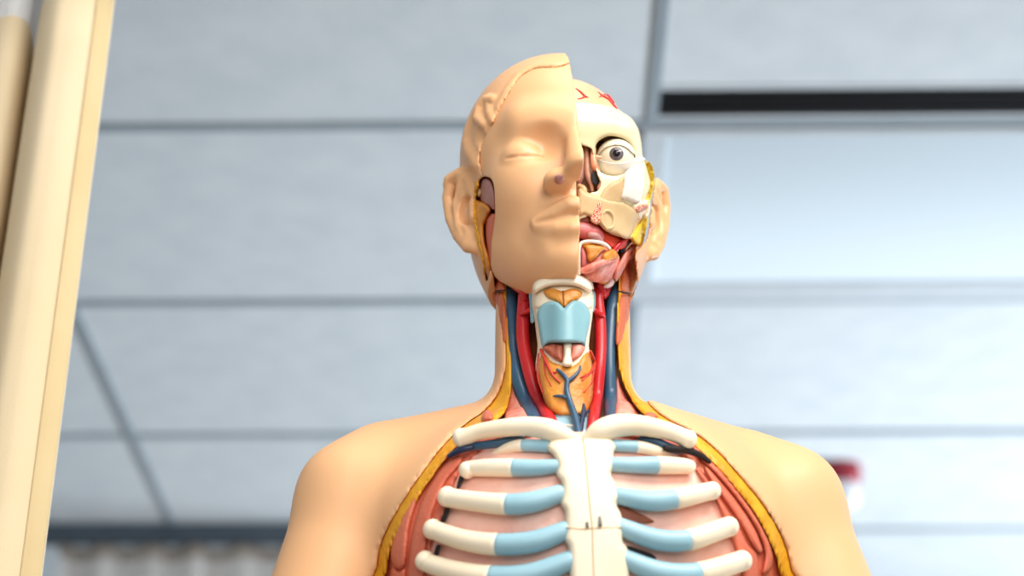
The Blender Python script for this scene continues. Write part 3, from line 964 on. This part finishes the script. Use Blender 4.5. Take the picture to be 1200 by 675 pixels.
slab('cheek_muscle', [(692, 260), (700, 262), (710, 272), (724, 277), (736, 281), (734, 290), (720, 292), (706, 284), (694, 272)], S, -.006, .002, 5, M['arteryl'], .006, ROOT)
# tongue and the floor of the mouth
tube('tongue', [(668, 268, -.008, 9.5), (682, 270, -.007, 10), (696, 275, -.007, 10), (704, 284, -.010, 7)], S, M['tongue'], ROOT, seg=24)
tube('tongue_tip', [(692, 276, -.001, 4.5), (698, 278, -.001, 5.5), (704, 284, -.003, 4)], S, M['mauve'], ROOT, seg=18)
tube('jaw_cut_rim', [(678.5, 321, .001, 1.8), (678.5, 304, .003, 1.8), (679, 289, .003, 2), (684, 283.5, .003, 2), (696, 283, .002, 2.2), (708, 286, .000, 2.4), (714, 291, -.002, 2.2)], S, M['white'], ROOT)
slab('mouth_floor', [(678, 285), (692, 284), (706, 287), (718, 292), (726, 302), (722, 320), (712, 330), (694, 330), (678, 320)], S, -.007, .002, 5, M['pinkm'], .008, ROOT)
slab('tongue_gland', [(682, 286), (694, 285.5), (706, 288), (709, 292), (704, 296), (698, 303), (692, 307), (688, 303), (687, 294)], S, -.001, .003, 4, M['gland'], .008, ROOT)
slab('tongue_gland', [(706, 299), (711, 294), (718, 292), (724, 297), (722, 304), (713, 308), (706, 306)], S, -.003, .003, 4, M['gland'], .008, ROOT)
tube('floor_muscle', [(681, 317, -.001, 3.5), (690, 315, .0, 5), (702, 309, -.001, 4.4), (713, 306, -.003, 3.4), (721, 304, -.006, 2.4)], S, M['pinkm'], ROOT)
tube('floor_muscle', [(682, 292, -.001, 2.6), (684, 301, -.001, 3.2), (684, 310, -.001, 3)], S, M['tongue'], ROOT)
slab('jaw_gland', [(697, 316), (706, 313), (714, 312), (716, 322), (712, 332), (702, 332), (695, 324)], NECKF, -.001, .005, 6, M['gland'], .010, ROOT)
slab('gland_sheath', [(712, 312), (720, 309), (722, 320), (719, 334), (711, 338), (707, 335), (714, 324)], NECKF, -.003, .004, 5, mat('sheath_pale', (226, 196, 184), (234, 208, 196), 60, .4), .010, ROOT)
tubes('face_artery', [[(738, 278, -.008, 2.6), (730, 283, -.004, 3.2), (724, 288, -.004, 3.4), (718, 296, -.006, 3)], [(731, 284, -.004, 2.4), (722, 282, -.006, 2.2), (714, 281, -.008, 1.8)]], S, M['artery'], ROOT)
tube('face_vein', [(741, 278, -.008, 4), (734, 285, -.007, 4), (728, 294, -.009, 3)], S, M['veindk'], ROOT)
slab('jaw_angle_muscle', [(738, 289), (743, 289), (739, 302), (730, 318), (722, 330), (718, 322), (726, 306), (733, 294)], S, -.008, .004, 4, M['pinkm'], .012, ROOT)
tubes('upper_carotid', [[(704, 334, -.006, 4.5), (706, 345, -.010, 5)], [(711, 334, -.007, 3), (708, 348, -.010, 3.4)], [(717, 330, -.008, 2), (711, 346, -.010, 2.4)]], NECKF, M['artery'], ROOT)
# vessels on the exposed brain
BR = f_brain_form
tubes('brain_artery', [[(675, 104, .0, .9), (681, 108, .0006, 1.1), (686, 113, .0006, 1.1), (689, 114, .0, .8)], [(686, 113, .0006, 1.0), (681, 115, .0006, .8), (677, 116, .0, .6)]], BR, M['artery'], ROOT)
tubes('brain_artery', [[(701, 108, .0, .9), (706, 112, .0006, 1.2), (713, 116, .0006, 1.4), (719, 123, .0006, 1.5), (723, 128, .0, 1.3)], [(708, 111, .0, 1.1), (713, 112, .0004, 1.3), (719, 120, .0006, 1.3)], [(706, 112, .0006, .8), (702, 114, .0, .6)]], BR, M['artery'], ROOT)
# ------------------------------------------------------------------ slot before the left ear, under the chin
H = head_skin
slab('temple_muscle', [(564, 213), (569, 209), (576, 214), (580, 232), (580, 246), (572, 242), (564, 236), (562, 224)], H, -.0035, .002, 4, M['mauve'], .006, ROOT)
slab('ear_cartilage', [(560, 221), (563, 222), (564, 228), (561, 231), (559, 228)], H, -.0022, .002, 2, M['bonedk'], .004, ROOT)
slab('ear_gland', [(556, 234), (563, 236), (570, 239), (575, 246), (571, 256), (567, 266), (568, 284), (574, 304), (579, 332), (570, 326), (561, 294), (555, 268), (553, 250)], H, -.003, .004, 5, M['gland'], .008, ROOT)
slab('ear_fat', [(556, 214), (560, 210), (562, 216), (559, 228), (558, 240), (560, 262), (566, 290), (571, 322), (566, 316), (557, 280), (553, 250), (554, 228)], H, -.0025, .004, 3, M['fat'], .008, ROOT)
slab('jaw_muscle', [(571, 254), (581, 252), (580, 280), (578, 322), (574, 318), (571, 290), (569, 270)], H, -.0035, .003, 4, M['muscle'], .006, ROOT)
slab('chin_gland', [(590, 314), (604, 318), (622, 322), (640, 322), (630, 331), (612, 331), (597, 326)], NECKF, .000, .003, 4, M['gland'], .008, ROOT)
slab('chin_muscle', [(592, 322), (606, 328), (624, 330), (634, 332), (630, 342), (612, 345), (598, 336)], NECKF, -.004, .003, 5, M['arteryl'], .008, ROOT)
tubes('chin_artery', [[(596, 324, .0, 2.4), (604, 331, .0, 3), (612, 338, -.002, 4), (615, 350, -.008, 5)], [(628, 327, .001, 2.4), (620, 333, .0, 3), (614, 342, -.004, 3.6)]], NECKF, M['artery'], ROOT)
tube('dark_gap', [(585, 310, .000, 3.4), (589, 316, .001, 3.6), (594, 320, .0, 2.4)], NECKF, M['veindk'], ROOT)
nplug = HL(656, 211, -.1030)
slab('nostril', [(650, 211), (651, 206), (655, 204), (660, 206), (661, 211), (657, 216), (652, 215)], H, .0004, .0006, 3, M['mauve'], .003, ROOT)
tube('neck_seam', [(580, 341.5, .0002, .9), (588, 340.5, .001, .9), (596, 340, -.001, .9)], NECKF, M['dark'], ROOT, seg=8)
tube('neck_seam', [(724, 341, .000, .9), (732, 343, .0015, .9), (739, 344, .0005, .9)], NECKF, M['dark'], ROOT, seg=8)
# ------------------------------------------------------------------ room
def rect_box(name, x0, x1, y0, y1, z0, z1, m, parent=None, bev=0.0):
    bm = bmesh.new()
    bmesh.ops.create_cube(bm, size=1)
    for v in bm.verts:
        v.co = Vector(((x0+x1)/2+v.co.x*(x1-x0), (y0+y1)/2+v.co.y*(y1-y0), (z0+z1)/2+v.co.z*(z1-z0)))
    if bev:
        bmesh.ops.bevel(bm, geom=list(bm.edges), offset=bev, segments=2, affect='EDGES', profile=.5)
    me = bpy.data.meshes.new(name); bm.to_mesh(me); bm.free()
    o = bpy.data.objects.new(name, me); COL.objects.link(o); me.materials.append(m)
    if parent is not None:
        o.parent = parent
    return o


GY = math.radians(-.7)
CZ = 2.69
T_tile = mat('ceiling_tile', (214, 219, 222), (222, 226, 228), 14, .9, bump=.25, bscale=220, spec=.2)
T_bar = mat('tee_bar', (150, 160, 167), (156, 166, 172), 10, .6)
T_wall = mat('wall_paint', (196, 200, 200), (202, 206, 206), 3, .8)
T_floor = mat('floor_vinyl', (128, 120, 110), (138, 130, 120), 6, .5)


def spin(o):
    """the ceiling grid stands a little askew to the line of sight"""
    o.data.transform(Matrix.Rotation(GY, 4, 'Z'))
    return o


def struct(o):
    o['kind'] = 'structure'; return o


XL = [-2.06, -.90, .200, 1.42, 2.64]
YL = [1.40, 2.01, 2.60, 3.215, 3.84, 4.43, 5.02, 5.61, 6.2]
struct(spin(rect_box('ceiling', -4, 4.5, -1.5, 6.8, CZ, CZ+.05, T_tile)))
k = 1
for y in YL:
    struct(spin(rect_box('trim_%d' % k, -4, 4.5, y-.010, y+.010, CZ-.005, CZ+.001, T_bar))); k += 1
for x in XL:
    struct(spin(rect_box('trim_%d' % k, x-.009, x+.009, -1.5, 6.8, CZ-.0045, CZ+.001, T_bar))); k += 1
struct(spin(rect_box('wall_back', -4, 4.5, 6.75, 6.85, 0, CZ, T_wall)))
struct(rect_box('floor', -4, 4.5, -1.5, 6.9, -.05, 0, T_floor))
# lit panel in the ceiling
def spin_tree(o):
    for c in o.children:
        if c.type == 'MESH':
            spin(c)


def lens_mat():
    m = bpy.data.materials.new('acrylic_lens'); m.use_nodes = True
    nt = m.node_tree; N = nt.nodes; L = nt.links; b = N['Principled BSDF']
    b.inputs['Base Color'].default_value = (*lin((206, 216, 222)), 1)
    b.inputs['Roughness'].default_value = .35
    tc = N.new('ShaderNodeTexCoord'); sp = N.new('ShaderNodeSeparateXYZ')
    L.new(tc.outputs['Object'], sp.inputs[0])
    mr = N.new('ShaderNodeMapRange'); mr.inputs[1].default_value = 2.60; mr.inputs[2].default_value = 3.12
    mr.inputs[3].default_value = .02; mr.inputs[4].default_value = .27; mr.interpolation_type = 'SMOOTHSTEP'
    L.new(sp.outputs['Y'], mr.inputs[0])
    b.inputs['Emission Color'].default_value = (*lin((226, 240, 252)), 1)
    L.new(mr.outputs[0], b.inputs['Emission Strength'])
    return m


T_frame = mat('light_frame', (204, 210, 214), (210, 215, 219), 12, .5)
x0, x1 = .188, 1.40
lp = empty('ceiling_light', (0, 0, 0)); tag(lp, 'recessed rectangular light panel in the ceiling behind the black vent', 'ceiling light')
rect_box('diffuser', x0+.036, x1-.02, 2.618, 3.138, CZ-.006, CZ+.02, lens_mat(), lp)
fr = bmesh.new()
for (a, b_, c, d_) in ((x0, x1, 2.612, 2.624), (x0, x1, 3.136, 3.200), (x0, x0+.038, 2.624, 3.136), (x1-.025, x1, 2.624, 3.136)):
    g = bmesh.ops.create_cube(fr, size=1)
    for v in g['verts']:
        v.co = Vector(((a+b_)/2+v.co.x*(b_-a), (c+d_)/2+v.co.y*(d_-c), CZ-.004+v.co.z*.018))
me = bpy.data.meshes.new('frame'); fr.to_mesh(me); fr.free()
fo = bpy.data.objects.new('frame', me); COL.objects.link(fo); fo.parent = lp; me.materials.append(T_frame)
spin_tree(lp)
# black slot vent
vt = empty('ceiling_vent', (0, 0, 0)); tag(vt, 'long black slot vent in the ceiling at upper right', 'air vent')
blk = mat('vent_black', (3, 3, 5), (5, 5, 8), 20, .45)
rect_box('slot', .207, 1.75, 2.500, 2.575, CZ-.002, CZ+.03, blk, vt, .002)
for yy in (2.519, 2.5375, 2.556):
    rect_box('blade', .212, 1.743, yy-.002, yy+.002, CZ-.004, CZ-.0015, mat('vent_blade', (12, 13, 20), (18, 19, 28), 20, .35), vt)
rect_box('vent_flange', .200, 1.76, 2.492, 2.500, CZ-.004, CZ+.01, T_frame, vt)
rect_box('vent_flange', .200, 1.76, 2.575, 2.583, CZ-.004, CZ+.01, T_frame, vt)
spin_tree(vt)

# red and white alarm on the ceiling
red = mat('alarm_red', (150, 22, 40), (162, 30, 48), 20, .4)
wht = mat('alarm_white', (232, 234, 238), (238, 240, 243), 20, .4)
ap = W(986, 552, 4.03)
al = empty('ceiling_alarm', (ap[0], 4.03, CZ)); tag(al, 'small red and white alarm fixture on the ceiling beside the right shoulder', 'alarm')


def lathe(name, prof, c, m, parent, seg=32):
    V, F = [], []
    for r, z in prof:
        for k in range(seg):
            a = 2*math.pi*k/seg
            V.append((c[0]+r*math.cos(a), c[1]+r*math.sin(a), c[2]+z))
    for i in range(len(prof)-1):
        for k in range(seg):
            k2 = (k+1) % seg
            F.append([i*seg+k, i*seg+k2, (i+1)*seg+k2, (i+1)*seg+k])
    F.append([k for k in range(seg)]); F.append([(len(prof)-1)*seg+k for k in range(seg)][::-1])
    o = mesh_obj(name, V, F, m, parent)
    bm = bmesh.new(); bm.from_mesh(o.data); bmesh.ops.recalc_face_normals(bm, faces=bm.faces); bm.to_mesh(o.data); bm.free()
    return o


lathe('alarm_base', [(.044, .0), (.044, -.030), (.040, -.042), (.034, -.046)], (ap[0], 4.03, CZ), red, al)
lathe('alarm_lens', [(.034, -.044), (.036, -.075), (.033, -.094), (.022, -.104), (.003, -.107)], (ap[0], 4.03, CZ), wht, al)

# ------------------------------------------------------------------ curtains
C_fab = mat('curtain_cloth', (228, 206, 168), (234, 213, 178), 5, .85, bump=.15, bscale=500, spec=.15)
C_hem = mat('curtain_hem', (208, 184, 138), (214, 191, 148), 8, .85, bump=.15, bscale=500, spec=.15)


def net_mat(name, rgb, dens, sc):
    m = bpy.data.materials.new(name); m.use_nodes = True
    nt = m.node_tree; N = nt.nodes; L = nt.links; b = N['Principled BSDF']
    b.inputs['Base Color'].default_value = (*lin(rgb), 1); b.inputs['Roughness'].default_value = .8
    tc = N.new('ShaderNodeTexCoord'); ck = N.new('ShaderNodeTexVoronoi'); ck.inputs['Scale'].default_value = sc
    ck.inputs['Randomness'].default_value = .15
    L.new(tc.outputs['Object'], ck.inputs['Vector'])
    mt = N.new('ShaderNodeMath'); mt.operation = 'GREATER_THAN'; mt.inputs[1].default_value = dens
    L.new(ck.outputs['Distance'], mt.inputs[0]); L.new(mt.outputs[0], b.inputs['Alpha'])
    return m


C_net = net_mat('curtain_net', (214, 210, 206), .30, 260)
C_net2 = net_mat('far_curtain_net', (214, 208, 202), .22, 120)


def drape(name, prof, z0, z1, m, parent, dy=0.0, n=10, nz=24, sway=0.0, th=0.0012):
    P = crom(prof, n)
    V, F = [], []
    for j in range(nz+1):
        z = z0+(z1-z0)*j/nz
        for i, (x, y) in enumerate(P):
            V.append((x+sway*math.sin(z*2.1+i*.2), y+dy+sway*math.sin(z*3+i*.35), z))
    k = len(P)
    for j in range(nz):
        for i in range(k-1):
            F.append([j*k+i, j*k+i+1, (j+1)*k+i+1, (j+1)*k+i])
    o = mesh_obj(name, V, F, m, parent)
    if th:
        md = o.modifiers.new('thickness', 'SOLIDIFY'); md.thickness = th
    return o


def cx(px, Y):
    return (W(px, 100, Y)[0], Y)


prof = [cx(120.5, 1.596), cx(117, 1.590), cx(108, 1.582), cx(92, 1.574), cx(70, 1.568), cx(52, 1.572), cx(40, 1.592), cx(36, 1.628), cx(40, 1.665), cx(41, 1.690), cx(36, 1.700),
        cx(30, 1.676), cx(24, 1.646), cx(12, 1.628), cx(-6, 1.626), cx(-24, 1.640), cx(-34, 1.680), cx(-30, 1.72), cx(-40, 1.74), cx(-60, 1.66), cx(-90, 1.63), cx(-120, 1.66), cx(-130, 1.72), cx(-160, 1.66), cx(-200, 1.63)]
cu = empty('cubicle_curtain', (W(20, 100, 1.62)[0], 1.63, .3)); tag(cu, 'cream cubicle curtain with stitched edge hanging at the left of the photo', 'curtain')
ZT = 2.176
drape('curtain_panel', prof, .30, ZT, C_fab, cu, sway=.0006)
hp = [cx(120.9, 1.5945), cx(117, 1.5885), cx(108, 1.5805), cx(100, 1.5765)]
drape('hem', hp, .30, ZT, C_hem, cu, dy=-.0009, sway=.0006, n=4)
drape('net_heading', prof, ZT, CZ-.045, C_net, cu, th=0)
drape('curtain_piping', [cx(121.6, 1.5965), cx(120.6, 1.5935)], .30, ZT, mat('piping_cream', (240, 226, 196), (244, 231, 204), 20, .8), cu, dy=-.001, sway=.0006, n=3)
ct = rect_box('curtain_track', W(-300, 100, 1.65)[0], W(125, 100, 1.6)[0], 1.635, 1.665, CZ-.045, CZ-.001, mat('track_grey', (168, 174, 178), (176, 182, 186), 10, .4))
tag(ct, 'grey ceiling track above the cream curtain', 'curtain track')

# the far curtain under its dark track
fy = 4.40
xa, xb = W(74, 640, fy)[0], W(520, 640, fy)[0]
fp = []
i = 0
x = xa
while x < xb:
    fp.append((x, fy+(.014 if i % 2 else -.014)*(1-.3*random.random()))); x += .045+.03*random.random(); i += 1
fc = empty('far_curtain', (xa, fy, .3)); tag(fc, 'pale net-topped curtain hanging far behind at lower left', 'curtain')
drape('net_heading', fp, 2.10, CZ-.085, C_net2, fc, n=5, nz=4, th=0)
drape('heading_tape', fp, CZ-.090, CZ-.055, mat('tape_brown', (160, 146, 134), (178, 166, 154), 30, .8), fc, n=5, nz=2)
drape('curtain_panel', fp, .30, 2.10, mat('far_cloth', (214, 204, 186), (220, 210, 194), 6, .85), fc, n=5, nz=4)
hk = mat('hook_brown', (128, 116, 106), (140, 128, 118), 30, .5)
for (x, y) in fp[::2]:
    rect_box('hook', x-.008, x+.008, fy-.006, fy+.006, CZ-.075, CZ-.047, hk, fc)
    o = fc.children[-1]
for o in fc.children:
    if o.name.startswith('hook'):
        o.data.transform(Matrix.Translation((-xa, -fy, -.3)))
dt = rect_box('dark_curtain_track', xa-.08, xb, fy-.022, fy+.022, CZ-.045, CZ-.001, mat('track_dark', (70, 82, 92), (78, 90, 100), 10, .5))
tag(dt, 'dark grey curtain track on the ceiling at lower left', 'curtain track')

# ------------------------------------------------------------------ table under the torso
tb = empty('work_table', (.055, 1.5, 0)); tag(tb, 'plain table carrying the plastic torso, below the frame', 'table')
wood = mat('table_laminate', (92, 84, 76), (100, 92, 84), 8, .4)
rect_box('tabletop', -.45, .45, -.28, .28, .985, 1.02, wood, tb, .004)
for sx in (-1, 1):
    for sy in (-1, 1):
        rect_box('leg', sx*.40-.02, sx*.40+.02, sy*.23-.02, sy*.23+.02, 0, .985, T_bar, tb, .003)
# ------------------------------------------------------------------ light
def area(name, loc, target, size, power, col=(1, 1, 1), sy=None):
    l = bpy.data.lights.new(name, 'AREA'); l.energy = power; l.color = col; l.size = size
    if sy: l.shape = 'RECTANGLE'; l.size_y = sy
    o = bpy.data.objects.new(name, l); COL.objects.link(o); o.location = loc
    o.rotation_euler = (Vector(target)-Vector(loc)).to_track_quat('-Z', 'Y').to_euler()
    return o
w = bpy.data.worlds.new('world'); SC.world = w; w.use_nodes = True
w.node_tree.nodes['Background'].inputs[0].default_value = (.80, .90, 1, 1)
w.node_tree.nodes['Background'].inputs[1].default_value = 0.48
area('ceiling_lamp', (.70, .40, 2.66), (.45, .70, 0), 1.2, 44, (1, .96, .90), .6)
area('ceiling_lamp', (.20, 1.05, 2.66), (.18, 1.09, 0), .6, 4.0, (1, .96, .92), .6)
area('fill_light', (.35, -1.5, 1.9), (.06, 1.4, 1.6), 1.5, 36, (1, .97, .94), 1.5)  # soft front fill added behind the camera to open the chest gaps, no window
o = area('fill_light', (4.3, 4.3, .6), (.9, 3.7, 2.69), 2.4, 80, (.80, .90, 1), 1.6)  # added low uplight, brightens the ceiling in place of bounced light
o.data.spread = math.radians(75)
